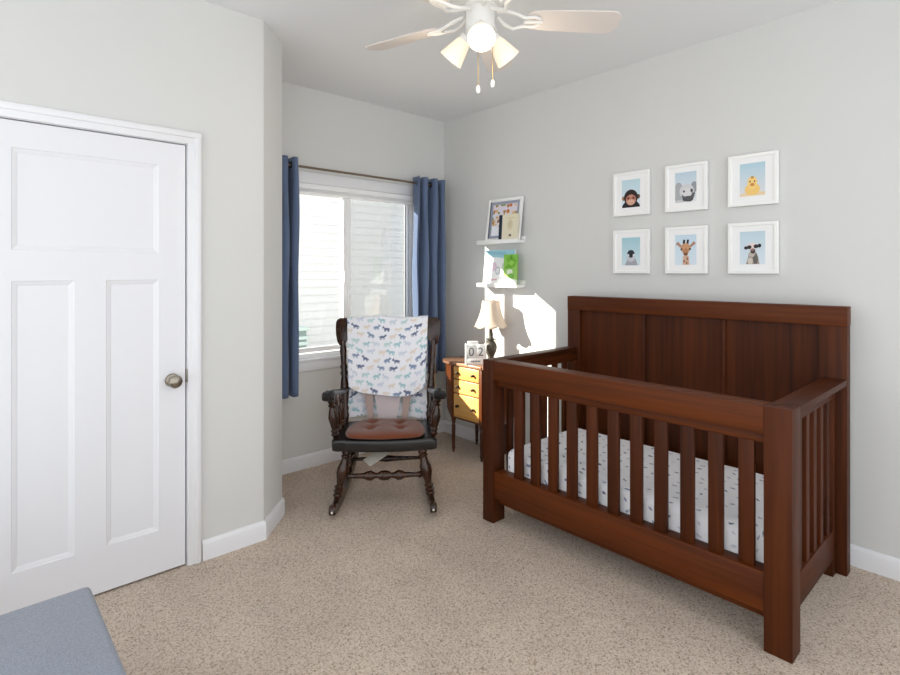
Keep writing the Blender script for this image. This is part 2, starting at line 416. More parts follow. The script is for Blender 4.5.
# casing boards and sill
m = MB()
m.box(OX0 - .080, OX0, WY - .018, WY + .002, OZ0 - .085, OZ1 + .080, .004); m.box(OX1, OX1 + .080, WY - .018, WY + .002, OZ0 - .085, OZ1 + .080, .004)
m.box(OX0, OX1, WY - .018, WY + .002, OZ1, OZ1 + .080, .004); m.box(OX0, OX1, WY - .018, WY + .002, OZ0 - .085, OZ0 - .012, .004)
m.box(OX0 - .02, OX1 + .02, WY - .030, FY0 + .014, OZ0 - .014, OZ0 + .004, .004)
struct(m, 'trim_2', TRIM)
# raised cellular blind
bl = thing('window_blind', 'white blind pulled right up under the window head', 'blind', ((OX0 + OX1) / 2, WY - .004, OZ1 - .075))
MB().box(OX0 + .006, OX1 - .006, WY - .022, WY + .018, OZ1 - .040, OZ1 - .002, .003).build('head_rail', VINYL, bl)
m = MB()
for k in range(5): m.box(OX0 + .008, OX1 - .008, WY - .020, WY + .016, OZ1 - .058 + k * .0035, OZ1 - .0555 + k * .0035)
m.build('folded_slats', VINYL, bl)
MB().box(OX0 + .008, OX1 - .008, WY - .021, WY + .017, OZ1 - .076, OZ1 - .059, .003).build('bottom_rail', VINYL, bl)

# ------------------------------------------------------------------ outside: neighbour's siding, ground, condenser
m = MB()
for k in range(58):
    z = -.15 + k * .105
    m.box(.9, 9.5, 6.512, 6.56, z, z + .105)
    m.add([(.9, 6.503, z), (9.5, 6.503, z), (9.5, 6.512, z + .105), (.9, 6.512, z + .105), (.9, 6.515, z), (9.5, 6.515, z)], [(0, 1, 2, 3), (0, 1, 5, 4)])
struct(m, 'wall_neighbour', SIDING, smooth=False)
struct(MB().box(-6, 12, WT + .05, 9, -.35, -.15), 'ground', mat('pale_gravel', (196, 190, 180), 0.95, noise=.2, nscale=30), smooth=False)
ac = thing('air_conditioner', 'grey green air conditioner unit outside against the white siding', 'air conditioner', (2.70, 6.04, -.15))
ACM = mat('condenser_green_grey', (176, 192, 190), .6); ACD = mat('condenser_dark', (120, 140, 138), .7)
MB().box(2.40, 3.00, 5.74, 6.34, -.15, .74, .02).build('body', ACD, ac)
m = MB()
for k in range(12):
    z = -.08 + k * .065; m.box(2.385, 3.015, 5.72, 6.36, z, z + .038, .006)
m.build('louvre', ACM, ac)
MB().box(2.375, 3.02, 5.71, 6.37, .735, .775, .01).build('top_cover', ACM, ac)

# ------------------------------------------------------------------ curtains
RY, RZ = 3.47, 2.155
RODM = mat('brushed_bronze_rod', (124, 108, 94), .4, metal=.6)
rod = thing('curtain_rod', 'dark metal curtain rod across the top of the window', 'curtain rod', (2.36, RY, RZ))
MB().tube([(1.575, RY, RZ), (3.085, RY, RZ)], .009, 12).build('pole', RODM, rod)
for x in (1.565, 3.092):
    MB().lathe([(.012, -.012), (.026, -.006), (.028, 0), (.026, .006), (.012, .012)], (x, RY, RZ), (1, 0, 0), 16).build('finial', DARKMETAL, rod)
for x in (1.585, 3.075):
    MB().tube([(x, RY, RZ - .004), (x, RY + .05, RZ - .006), (x, WY + .0, RZ - .006)], .006, 8).build('bracket', DARKMETAL, rod)
def curtain(x0, x1, n, amp, label, flare, ph=0.0):
    t = thing('curtain', label, 'curtain', ((x0 + x1) / 2, RY, .56), 0)
    N = n * 16 + 1; zs = [.565 + (2.205 - .565) * k / 40 for k in range(41)]
    m = MB(); vs_, fs = [], []
    for z in zs:
        q = (2.205 - z) / 1.64
        for i in range(N):
            u = i / (N - 1)
            a = math.cos(2 * math.pi * n * u + ph)
            a = math.copysign(abs(a) ** .7, a)
            cx = (x0 + x1) / 2; x = cx + (x0 + (x1 - x0) * u - cx) * (1 + flare * q) + .004 * math.sin(7 * z + 9 * u)
            x += .010 * math.sin(4 * math.pi * n * u + 2 * ph)
            vs_.append((x, RY + amp * a * (1 - .12 * q) + .006 * math.sin(5 * z + 11 * u), z))
    for j in range(40):
        for i in range(N - 1): fs.append((j * N + i, j * N + i + 1, (j + 1) * N + i + 1, (j + 1) * N + i))
    m.add(vs_, fs); o = m.build('panel', CURT, t, angle=80)
    sd = o.modifiers.new('thick', 'SOLIDIFY'); sd.thickness = .003
    for i in range(2 * n):
        u = (i + .5) / (2 * n) + (.0 if abs(ph) < .1 else .0)
        x = x0 + (x1 - x0) * u
        g = MB(); pts = [(x, RY + .020 * math.cos(a), RZ + .020 * math.sin(a)) for a in [2 * math.pi * k / 16 for k in range(17)]]
        g.tube(pts, .004, 6).build('grommet', DARKMETAL, t)
    return t
curtain(1.60, 1.745, 2, .052, 'blue curtain panel bunched at the left side of the window', .05)
curtain(2.775, 3.075, 3, .055, 'blue curtain panel bunched at the right side of the window', .05, math.pi)

# ------------------------------------------------------------------ ceiling fan
Fv = Vector((math.sin(YAW), math.cos(YAW), 0)); Rv = Vector((math.cos(YAW), -math.sin(YAW), 0))
HUB = Vector((1.648, 1.609, 0))
fan = thing('ceiling_fan', 'white ceiling fan with five blades and lit frosted shades', 'ceiling fan', (HUB.x, HUB.y, H))
def hz(z): return (HUB.x, HUB.y, z)
MB().lathe([(.075, 0), (.072, -.02), (.05, -.05), (.03, -.065)], hz(H), (0, 0, 1), 24).build('canopy', FANW, fan)
MB().lathe([(.015, 0), (.015, -.09)], hz(H - .04), (0, 0, 1), 14).build('downrod', FANW, fan)
MB().lathe([(.03, 2.675), (.09, 2.668), (.125, 2.645), (.132, 2.61), (.125, 2.578), (.10, 2.562), (.075, 2.556)], hz(0), (0, 0, 1), 32).build('motor_housing', FANW, fan)
MB().lathe([(.070, 2.557), (.072, 2.545), (.060, 2.538), (.062, 2.47), (.058, 2.45), (.045, 2.438), (.02, 2.430)], hz(0), (0, 0, 1), 28).build('switch_housing', FANW, fan)
BZ = 2.504
for k in range(5):
    th = math.radians(4 + 72 * k)
    d = Rv * math.cos(th) + Fv * math.sin(th); n = Vector((-d.y, d.x, 0))
    pit = math.radians(-13)
    def P(r, s, h=0):
        return HUB + d * r + n * (s * math.cos(pit)) + Vector((0, 0, BZ + s * math.sin(pit) + h))
    # blade outline
    out = []
    L0, L1, w0, w1 = .20, .606, .052, .070
    out += [(L0, -.030), (L0 + .02, -w0), (L0 + .10, -.062)]
    out += [(L1 - .05, -w1), (L1 - .018, -w1 + .008), (L1, -w1 + .034), (L1 + .004, 0), (L1, w1 - .034), (L1 - .018, w1 - .008), (L1 - .05, w1)]
    out += [(L0 + .10, .062), (L0 + .02, w0), (L0, .030)]
    nn = len(out)
    m = MB(); m.add([P(r, s, .003) for r, s in out] + [P(r, s, -.003) for r, s in out],
                    [tuple(range(nn)), tuple(range(2 * nn - 1, nn - 1, -1))] + [(i, i + nn, (i + 1) % nn + nn, (i + 1) % nn) for i in range(nn)])
    m.build('blade', BLADE, fan)
    m = MB()
    for sg in (-1, 1):
        m.tube([P(.075, sg * .018, .02), P(.11, sg * .042, .004), P(.15, sg * .046, -.010), P(.19, sg * .026, -.010), P(.235, sg * .030, -.008), P(.262, sg * .014, -.007)], [.009, .009, .008, .008, .007, .005], 8)
    m.tube([P(.19, .0, -.009), P(.27, 0, -.007)], [.010, .006], 8)
    m.build('blade_bracket', FANW, fan)
# three light arms with shades
for k in range(3):
    th = math.radians(-91 + 120 * k)
    d = Rv * math.cos(th) + Fv * math.sin(th)
    ax = (d * math.sin(math.radians(46)) + Vector((0, 0, -1)) * math.cos(math.radians(46))).normalized()
    neck = HUB + d * .060 + Vector((0, 0, 2.440))
    MB().tube([HUB + d * .035 + Vector((0, 0, 2.466)), HUB + d * .050 + Vector((0, 0, 2.459)), neck + ax * .004], [.014, .016, .018], 12).build('light_arm', FANW, fan)
    MB().lathe([(.018, -.004), (.027, .002), (.029, .020), (.026, .024)], neck, ax, 20).build('socket', FANW, fan)
    prof = [(.026, .012), (.028, .022), (.034, .038), (.043, .070), (.050, .100), (.056, .122), (.0545, .122), (.048, .099), (.041, .069), (.032, .038), (.026, .024)]
    MB().lathe(prof, neck, ax, 28, caps=False).build('glass_shade', FROST, fan)
    MB().lathe([(.012, .022), (.014, .035), (.021, .055), (.024, .072), (.021, .088), (.012, .103), (.001, .105)], neck, ax, 16).build('bulb', BULB, fan)
    li = bpy.data.lights.new('bulb_light', 'POINT'); li.energy = 0.7; li.color = (1.0, .84, .66); li.shadow_soft_size = .03
    lo = bpy.data.objects.new('bulb_light', li); COL.objects.link(lo); lo.parent = fan; lo.location = neck + ax * .16 - Vector(fan.location)
for lat, dep, zb in ((-.010, -.035, 2.205), (.052, -.02, 2.235)):
    p = HUB + Rv * lat + Fv * dep
    c = MB(); c.tube([(p.x, p.y, 2.44), (p.x, p.y, zb)], .0016, 6); ch = c.build('pull_chain', mat('brass_chain', (190, 160, 100), .4, metal=.7), fan)
    MB().lathe([(.002, 0), (.007, -.006), (.009, -.020), (.007, -.032), (.001, -.036)], (p.x, p.y, zb), (0, 0, 1), 12).build('chain_fob', WHITE, ch)

# ------------------------------------------------------------------ crib
CX0, CX1, CY0, CY1 = 2.225, 3.135, .597, 2.150
crib = thing('crib', 'dark brown slatted wooden crib standing along the right wall', 'crib', (2.68, 1.375, 0))
FPX = 2.322
B = .002
MB().box(CX0, FPX, CY0, CY0 + .095, 0, .918, B).build('front_post', W_Z, crib)
MB().box(CX0, FPX, CY1 - .080, CY1, 0, .918, B).build('front_post', W_Z, crib)
MB().box(CX0 + .001, FPX - .001, CY0 + .095, CY1 - .08, .81, .917, .002).build('front_top_rail', W_Y, crib)
MB().box(CX0 + .025, FPX - .015, CY0 + .095, CY1 - .08, .772, .81, .002).build('front_under_rail', W_Y, crib)
MB().box(CX0 + .005, FPX - .02, CY0 + .095, CY1 - .08, .143, .293, .004).build('front_bottom_rail', W_Y, crib)
for y in [1.907 - .1147 * k for k in range(11)]:
    MB().box(CX0 + .022, CX0 + .042, y - .029, y + .029, .288, .774, .003).build('slat', W_Z, crib)
MB().box(CX0 + .050, CX0 + .075, CY0 + .05, CY1 - .05, .100, .160, .002).build('front_support_rail', W_Y, crib)
# headboard
HX = 3.05
MB().box(HX, CX1 - .02, CY0, CY0 + .110, 0, 1.165, B).build('headboard_post', W_Z, crib)
MB().box(HX, CX1 - .02, CY1 - .095, CY1, 0, 1.165, B).build('headboard_post', W_Z, crib)
MB().box(HX - .002, CX1 - .012, CY0 - .001, CY1 + .001, 1.165, 1.256, .003).build('headboard_top_rail', W_Y, crib)
MB().box(HX + .006, CX1 - .03, CY0 + .11, CY1 - .095, .15, .33, .004).build('headboard_bottom_rail', W_Y, crib)
ys = [CY0 + .110, 1.150, 1.612, CY1 - .095]
for k in range(3):
    a, b = ys[k], ys[k + 1]
    MB().box(HX + .030, HX + .050, a, b, .33, 1.165).build('headboard_panel', W_Z, crib)
    if k: MB().box(HX + .016, HX + .032, a - .010, a + .010, .33, 1.165, .004).build('headboard_divider', W_Z, crib)
# side frames, set in under their wide caps
for s, (yo, yi) in ((0, (CY0, CY0 + .095)), (1, (CY1 - .080, CY1))):
    MB().box(FPX, HX, yo, yi, .888, .916, .003).build('side_cap', W_X, crib)
    a, b = (yo + .043, yo + .071) if s == 0 else (yi - .071, yi - .043)
    MB().box(FPX, HX, a, b, .828, .889, .003).build('side_top_rail', W_X, crib)
    MB().box(FPX, HX - .050, a, b, .080, .218, .003).build('side_bottom_rail', W_X, crib)
    MB().box(HX - .050, HX, a, a + .050 if s == 0 else b, 0, .829, .002).build('side_rear_stile', W_Z, crib) if s == 0 else MB().box(HX - .050, HX, b - .050, b, 0, .829, .002).build('side_rear_stile', W_Z, crib)
    for q in range(6):
        x = 2.395 + .108 * q
        MB().box(x - .022, x + .022, a + .004, b - .004, .216, .830, .002).build('side_slat', W_Z, crib)
for y in (.80, 1.1, 1.4, 1.7, 1.95):
    MB().box(FPX - .02, HX, y - .03, y + .03, .195, .215).build('support_slat', W_X, crib)

# mattress with printed fitted sheet
def mattress():
    x0, x1, y0, y1, z0, z1, r = 2.300, 2.995, .730, 2.055, .215, .412, .055
    st = .006
    m = MB(); V, Fc, info = [], [], []
    def face(o, du, dv, nu, nv, key):
        b0 = len(V)
        for j in range(nv + 1):
            for i in range(nu + 1):
                p = o + du * (i / nu) + dv * (j / nv)
                q = np.array([min(max(p[0], x0 + r), x1 - r), min(max(p[1], y0 + r), y1 - r), min(max(p[2], z0 + .045), z1 - .045)])
                d = p - q; l = np.linalg.norm(d)
                rr = r if abs(d[2]) < 1e-6 else r
                k = np.array([r, r, .045])
                dn = d / k; ln = np.linalg.norm(dn)
                V.append(q + (dn / ln * k if ln > 1e-9 else 0)); info.append((key, p))
        for j in range(nv):
            for i in range(nu):
                a = b0 + j * (nu + 1) + i; Fc.append((a, a + 1, a + nu + 2, a + nu + 1))
    A = np.array
    nx, ny, nz = int((x1 - x0) / st), int((y1 - y0) / st), int((z1 - z0) / st)
    X, Y, Z = A([x1 - x0, 0, 0]), A([0, y1 - y0, 0]), A([0, 0, z1 - z0])
    face(A([x0, y0, z1]), X, Y, nx, ny, 't'); face(A([x0, y0, z0]), X, Y, 8, 8, 'b')
    face(A([x0, y0, z0]), Y, Z, ny, nz, 'f'); face(A([x1, y0, z0]), Y, Z, ny // 3, nz, 'r')
    face(A([x0, y0, z0]), X, Z, nx, nz, 'e'); face(A([x0, y1, z0]), X, Z, nx, nz, 'e')
    P = np.array([p for _, p in info]); key = np.array([k for k, _ in info])
    # unfolded cloth coordinates
    U = P[:, 1].copy(); W_ = P[:, 0] + 0
    W_[key == 'f'] = x0 - (z1 - P[key == 'f'][:, 2]); W_[key == 'r'] = x1 + (z1 - P[key == 'r'][:, 2])
    e = key == 'e'; U[e] = np.where(P[e][:, 1] > 1.4, y1 + (z1 - P[e][:, 2]), y0 - (z1 - P[e][:, 2]))
    C = np.tile(np.array(lin((246, 246, 250))), (len(U), 1))
    rnd = random.Random(3); navy = lin((72, 88, 128)); blue = lin((120, 138, 170)); pale = lin((205, 208, 218))
    for a in np.arange(.5, 2.4, .066):
        for b in np.arange(1.95, 3.3, .060):
            cu, cw = a + rnd.uniform(-.012, .012), b + rnd.uniform(-.014, .014); an = rnd.uniform(-1.0, 1.0) + .4
            col = rnd.choice([navy, blue, blue, pale]); L_ = rnd.uniform(.010, .016); k_ = rnd.uniform(.28, .45)
            du, dw = U - cu, W_ - cw
            s_ = du * math.cos(an) + dw * math.sin(an); t_ = -du * math.sin(an) + dw * math.cos(an)
            k = (s_ / L_) ** 2 + ((t_ - .25 * s_ * s_ / L_) / (L_ * k_)) ** 2 <= 1
            C[k] = col
    m.v = [Vector(p) for p in V]; m.f = Fc; m.c = C
    return m
tag(mattress().build('mattress', CLOTH, None, angle=60), 'white crib mattress sheet printed with small blue feather shapes', 'mattress')

# ------------------------------------------------------------------ picture frames
def animal(kind):
    sky = ('g', (188, 214, 224), (214, 226, 236)); e = lambda *a: ('e', *a)
    if kind == 'chimp':
        return [sky, ('p', [(0, 0), (.04, .10), (.20, .22), (.8, .22), (.97, .08), (1, 0)], (34, 30, 36)), e(.10, .34, .10, .08, (150, 110, 84)), e(.90, .37, .10, .08, (96, 70, 56)), e(.5, .36, .38, .28, (44, 34, 32)),
                e(.5, .27, .27, .19, (196, 146, 122)), e(.36, .33, .13, .09, (178, 116, 98)), e(.64, .33, .13, .09, (178, 116, 98)), e(.36, .33, .05, .035, (60, 26, 24)), e(.64, .33, .05, .035, (60, 26, 24)), e(.5, .19, .2, .1, (216, 172, 150)), ('p', [(.38, .155), (.62, .155), (.62, .165), (.38, .165)], (120, 70, 60))]
    if kind == 'rhino':
        return [('g', (186, 206, 220), (224, 228, 230)), e(.16, .34, .22, .34, (170, 172, 176)), e(.90, .48, .16, .18, (150, 154, 160)), e(.55, .36, .34, .24, (206, 206, 210)), e(.62, .2, .30, .15, (120, 120, 124)), e(.55, .31, .24, .16, (214, 214, 216)),
                e(.60, .10, .26, .10, (78, 78, 80)), e(.42, .36, .05, .04, (70, 70, 74)), e(.78, .37, .06, .06, (74, 74, 78)), ('p', [(.3, .28), (.42, .12), (.7, .05), (.95, .26), (.9, .32), (.7, .14), (.46, .18)], (88, 88, 92)), ('p', [(0, 0), (.12, .1), (.5, .03), (.8, 0)], (200, 200, 204))]
    if kind == 'duck':
        return [('g', (176, 206, 220), (222, 222, 226)), ('p', [(0, 0), (0, .06), (.4, .14), (1, .10), (1, 0)], (232, 208, 170)), e(.5, .20, .30, .18, (238, 200, 120)), e(.5, .40, .19, .20, (244, 208, 130)), e(.5, .34, .09, .05, (206, 140, 70)), e(.41, .44, .03, .03, (110, 80, 50)), e(.59, .44, .03, .03, (110, 80, 50)), e(.5, .56, .06, .04, (180, 140, 80))]
    if kind == 'penguin':
        return [('g', (160, 200, 212), (206, 222, 230)), ('p', [(.16, 0), (.3, .2), (.36, .34), (.68, .34), (.78, .18), (.88, 0)], (162, 164, 174)), e(.5, .26, .22, .13, (196, 198, 206)), e(.5, .42, .20, .13, (38, 44, 56)), e(.5, .33, .09, .06, (26, 28, 34)), e(.36, .36, .05, .05, (214, 218, 222)), e(.65, .36, .05, .05, (214, 218, 222)), ('p', [(.46, .35), (.54, .35), (.5, .29)], (70, 66, 62))]
    if kind == 'giraffe':
        return [('g', (198, 218, 232), (214, 226, 236)), ('p', [(.36, 0), (.38, .3), (.64, .3), (.68, 0)], (206, 172, 150)), e(.43, .12, .05, .05, (160, 108, 84)), e(.58, .2, .05, .05, (160, 108, 84)), e(.55, .06, .05, .04, (160, 108, 84)), ('p', [(.02, .70), (.14, .78), (.34, .62), (.28, .56)], (176, 136, 116)), ('p', [(.98, .70), (.88, .78), (.66, .62), (.72, .56)], (176, 136, 116)),
                ('p', [(.36, .66), (.38, .84), (.48, .84), (.47, .66)], (40, 34, 34)), ('p', [(.53, .66), (.56, .84), (.66, .84), (.63, .66)], (40, 34, 34)), e(.5, .55, .22, .17, (198, 150, 112)), e(.5, .42, .13, .13, (178, 126, 94)), e(.30, .52, .05, .04, (84, 58, 48)), e(.70, .52, .05, .04, (84, 58, 48)), e(.5, .36, .09, .04, (110, 72, 58))]
    return [('g', (190, 212, 222), (214, 224, 234)), ('p', [(.24, 0), (.32, .18), (.36, .36), (.66, .36), (.74, .18), (.78, 0)], (160, 150, 140)), e(.42, .1, .1, .1, (206, 196, 184)), e(.62, .16, .1, .16, (104, 98, 94)), e(.48, .30, .12, .08, (190, 180, 170)), e(.5, .54, .22, .11, (226, 210, 206)), e(.25, .50, .08, .05, (40, 36, 38)), e(.38, .52, .09, .06, (56, 50, 52)), e(.64, .54, .09, .06, (40, 36, 38)), e(.78, .56, .07, .06, (30, 28, 30)), e(.52, .40, .10, .08, (70, 60, 58)), e(.5, .44, .06, .04, (150, 112, 104))]
def picture(yc, zc, kind, label):
    w_, h_, X = .248, .280, WX - .004
    t = thing('picture_frame', label, 'picture frame', (X, yc, zc - h_ / 2), 0, 'framed animal prints above the crib')
    m = MB(); fw = .019; hw, hh = w_ / 2, h_ / 2; loops = []
    for ins, x in ((0, X), (0, X - .022), (.002, X - .024), (fw - .002, X - .024), (fw, X - .022), (fw, X - .012)):
        loops.append([(x, yc - hw + ins, zc - hh + ins), (x, yc + hw - ins, zc - hh + ins), (x, yc + hw - ins, zc + hh - ins), (x, yc - hw + ins, zc + hh - ins)])
    m.add([p for l in loops for p in l], [(k * 4 + q, k * 4 + (q + 1) % 4, (k + 1) * 4 + (q + 1) % 4, (k + 1) * 4 + q) for k in range(5) for q in range(4)])
    m.build('frame', WHITE, t)
    MB().box(X - .018, X - .006, yc - w_ / 2 + fw - .002, yc + w_ / 2 - fw + .002, zc - h_ / 2 + fw - .002, zc + h_ / 2 - fw + .002).build('mat_board', MATW, t)
    pw, ph = .126, .178
    g = grid(lambda u, v: (X - .0184, yc + pw / 2 - pw * u, zc - ph / 2 + ph * v + .001), 90, 120, paint((200, 215, 225), animal(kind)))
    g.build('print', PICT, t)
ycs = (1.756, 1.405, 1.043)
for (yc, zc, kd, lb) in (
        (ycs[0], 1.920, 'chimp', 'white frame with dark baby chimp print, top row left'),
        (ycs[1], 1.920, 'rhino', 'white frame with grey animal face print, middle of top row'),
        (ycs[2], 1.920, 'duck', 'white frame with yellow duckling print, top row right'),
        (ycs[0], 1.549, 'penguin', 'white frame with grey penguin chick print, bottom row left'),
        (ycs[1], 1.549, 'giraffe', 'white frame with giraffe head print, middle of bottom row'),
        (ycs[2], 1.549, 'bird', 'white frame with pale animal and black eyes print, bottom row right')):
    picture(yc, zc, kd, lb)

# ------------------------------------------------------------------ wall shelves and what stands on them
def shelf(zt, label):
    t = thing('wall_shelf', label, 'shelf', (WX - .05, 2.849, zt - .03), 0, 'white picture ledges')
    MB().box(3.098, WX - .001, 2.640, 3.058, zt - .024, zt - .004, .002).build('ledge', WHITE, t)
    MB().box(3.090, 3.100, 2.640, 3.058, zt - .026, zt + .006, .002).build('front_lip', WHITE, t)
    MB().box(WX - .012, WX - .001, 2.640, 3.058, zt - .005, zt + .03, .002).build('back_rail', WHITE, t)
shelf(1.664, 'upper white picture ledge holding the framed print')
shelf(1.324, 'lower white picture ledge holding the picture books')
def lean(yc, z, xb, tilt):
    """matrix for something standing on a ledge: local x = width (towards -Y), y = depth (towards the wall), z up"""
    return Matrix.Translation((xb, yc, z)) @ Matrix.Rotation(-math.pi / 2, 4, 'Z') @ Matrix.Rotation(-tilt, 4, 'X')
def mbM(m, M):
    m.v = [M @ p for p in m.v]; return m
# framed print
t = thing('picture_frame', 'white framed autumn leaf print leaning on the upper ledge', 'picture frame', (3.125, 2.79, 1.66))
M = lean(2.822, 1.6605, 3.126, math.radians(8)); w_, h_ = .352, .342
m = MB(); fw = .024
for a in ((-w_ / 2, -w_ / 2 + fw, 0, h_), (w_ / 2 - fw, w_ / 2, 0, h_), (-w_ / 2 + fw, w_ / 2 - fw, 0, fw), (-w_ / 2 + fw, w_ / 2 - fw, h_ - fw, h_)): m.box(a[0], a[1], 0, .018, a[2], a[3], .002)
mbM(m, M).build('frame', WHITE, t)
mbM(MB().box(-w_ / 2 + fw, w_ / 2 - fw, .010, .014, fw, h_ - fw), M).build('mat_board', mat('grey_mat_board', (152, 158, 176), .9), t)
rd = random.Random(5)
lv = [('g', (222, 212, 222), (232, 236, 246))]
for q in range(60):
    u, v = rd.random(), rd.random()
    if v > .62 or u < .32 and v > .28: lv.append(('e', u, v, rd.uniform(.03, .08), rd.uniform(.03, .06), rd.choice([(198, 112, 62), (214, 168, 80), (176, 124, 84), (140, 150, 80), (226, 190, 150)])))
lv.append(('p', [(0, 0), (0, .34), (.2, .28), (.55, .2), (1, .2), (1, 0)], (236, 238, 246)))
pw, ph = .250, .250
mbM(grid(lambda u, v: (-pw / 2 + pw * u, .0095, .046 + ph * v), 90, 90, paint((230, 226, 232), lv)), M).build('print', PICT, t)
def book(name, label, yc, z, xb, w_, h_, th, tilt, shapes, bg, spine, n=(80, 90), pages=(240, 236, 226), spw=.02):
    t = thing(name, label, 'book', (xb, yc, z)); M = lean(yc, z, xb, tilt)
    mbM(MB().box(-w_ / 2 + .003, w_ / 2 - .003, .003, th - .003, .003, h_ - .003), M).build('pages', mat('book_pages', pages, .9), t)
    g = grid(lambda u, v: (-w_ / 2 + w_ * u, 0, h_ * v), n[0], n[1], paint(bg, shapes))
    mbM(g, M).build('cover_art', PICT, t)
    c = MB(); c.box(-w_ / 2, w_ / 2, .0004, .003, 0, h_); c.box(-w_ / 2, w_ / 2, th - .003, th, 0, h_)
    mbM(c, M).build('cover', mat('book_cover', bg, .6), t)
    mbM(MB().box(-w_ / 2 - .0015, -w_ / 2 + .003, .0002, th, 0, h_), M).build('spine', mat('book_spine', spine, .6), t)
    return t
book('book', 'cream covered book with dark spine in front of the leaf print', 2.738, 1.6605, 3.103, .186, .202, .016, math.radians(4),
     [('p', [(0, 0), (.17, 0), (.17, 1), (0, 1)], (30, 46, 62)), ('e', .60, .60, .16, .22, (218, 208, 178)), ('e', .60, .62, .09, .14, (208, 196, 164)), ('e', .62, .19, .07, .055, (110, 112, 104)), ('p', [(.40, .84), (.84, .84), (.84, .87), (.40, .87)], (214, 198, 160))], (228, 220, 196), (30, 46, 62))
book('book', 'pale blue and white picture book on the lower ledge', 2.850, 1.3205, 3.113, .318, .272, .012, math.radians(6),
     [('g', (236, 240, 244), (250, 248, 248)), ('p', [(0, .84), (1, .72), (1, 1), (0, 1)], (160, 206, 220)), ('p', [(.1, .90), (.7, .84), (.7, .95), (.1, .97)], (140, 192, 210)), ('e', .30, .52, .14, .14, (228, 206, 222)), ('e', .47, .40, .08, .12, (196, 200, 206)), ('e', .47, .40, .05, .08, (236, 238, 240)), ('p', [(.20, .10), (.46, .12), (.46, .17), (.20, .15)], (222, 178, 188)), ('e', .60, .18, .05, .06, (110, 116, 124)), ('e', .72, .5, .12, .16, (206, 220, 206))], (228, 236, 240), (200, 224, 232))
book('book', 'bright green picture book standing at the right on the lower ledge', 2.712, 1.3205, 3.1015, .136, .232, .008, math.radians(3),
     [('g', (126, 190, 70), (176, 214, 120)), ('p', [(.05, .55), (.3, .68), (.2, .9), (.6, .95), (.95, .8), (.8, .6), (.5, .52)], (112, 178, 52)), ('p', [(.3, .7), (.5, .82), (.8, .74), (.6, .62)], (150, 204, 84)), ('p', [(.45, .95), (.6, .98), (.62, .8), (.5, .82)], (90, 150, 50)), ('e', .45, .42, .22, .10, (226, 236, 214)), ('e', .55, .28, .24, .1, (126, 188, 84)), ('p', [(0, 0), (1, 0), (1, .16), (0, .26)], (240, 242, 234))], (140, 196, 84), (110, 170, 60))

# ------------------------------------------------------------------ nightstand
ns = thing('nightstand', 'honey wood sewing cabinet nightstand with three drawers behind the crib', 'nightstand', (3.025, 2.955, 0))
NX0, NX1, NY0, NY1, NZ0, NZ1 = 2.870, 3.170, 2.785, 3.130, .270, .690
m = MB(); m.box(NX0 + .012, NX1, NY0 + .004, NY1 - .004, NZ0, NZ1, .002); m.build('carcass', NS_B, ns)
for y0_, y1_ in ((NY0, NY0 + .030), (NY1 - .030, NY1)):
    MB().box(NX0, NX0 + .03, y0_, y1_, NZ0, NZ1, .003).build('corner_post', NS_B, ns)
KN = mat('dark_brass_pull', (58, 46, 34), .4, metal=.7)
for z0_, z1_ in ((.585, .682), (.475, .577), (.285, .467)):
    d = MB().box(NX0 + .002, NX0 + .020, NY0 + .034, NY1 - .034, z0_, z1_, .005).build('drawer', NS_Z, ns)
    for y in (NY0 + .088, NY1 - .088):
        zc = (z0_ + z1_) / 2
        k = MB().sphere((NX0 - .004, y, zc), .010, 10, (.5, 1.6, 1.1)); k.lathe([(.007, 0), (.005, .010), (.011, .018), (.010, .025), (.002, .028)], (NX0 + .002, y, zc), (-1, 0, 0), 12)
        k.build('pull', KN, d)
def half_round(yb, sg, z_, r1, mname):
    m = MB(); n = 14
    xc, hx = (NX0 + NX1) / 2 + .006, .139
    rows = [(.275, .55), (.29, .72), (.33, .88), (.40, .97), (.50, 1.0), (.690, 1.0)]
    vs_, fs = [], []
    for z, k in rows:
        for i in range(n + 1):
            a = math.pi * i / n
            vs_.append((xc - hx * math.cos(a) * (1 if k > .8 else .9 + .1 * k), yb + sg * r1 * k * math.sin(a) ** .8 if 0 < i < n else yb, z))
    for j in range(len(rows) - 1):
        for i in range(n): fs.append((j * (n + 1) + i, j * (n + 1) + i + 1, (j + 1) * (n + 1) + i + 1, (j + 1) * (n + 1) + i))
    fs.append(tuple(range(n + 1))); fs.append(tuple((len(rows) - 1) * (n + 1) + i for i in range(n + 1)))
    m.add(vs_, fs); return m.build(mname, NS_B, ns)
half_round(NY1, 1, 0, .155, 'side_compartment'); half_round(NY0, -1, 0, .155, 'side_compartment')
MB().box(NX0 - .014, NX1 + .010, NY0 - .004, NY1 + .004, NZ1, NZ1 + .022, .006).build('top', NS_T, ns)
for yb, sg in ((NY1 + .0055, 1), (NY0 - .0055, -1)):
    pts = [((NX0 + NX1) / 2 - .002 - .152 * math.cos(math.pi * i / 20), yb + sg * .170 * (math.sin(math.pi * i / 20) ** .8 if 0 < i < 20 else 0)) for i in range(21)]
    MB().prism(pts, NZ1 + .001, NZ1 + .021, 'xy').build('side_lid', NS_T, ns)
for x in (NX0 + .018, NX1 - .022):
    for y in (NY0 + .018, NY1 - .018):
        MB().turned((x, y, NZ0 + .002), (x, y, 0), [(0, .019), (.08, .019), (.10, .012), (.14, .017), (.18, .011), (.24, .015), (.55, .0145), (.82, .012), (.88, .015), (.93, .010), (1, .008)], 14).build('leg', NS_L, ns)

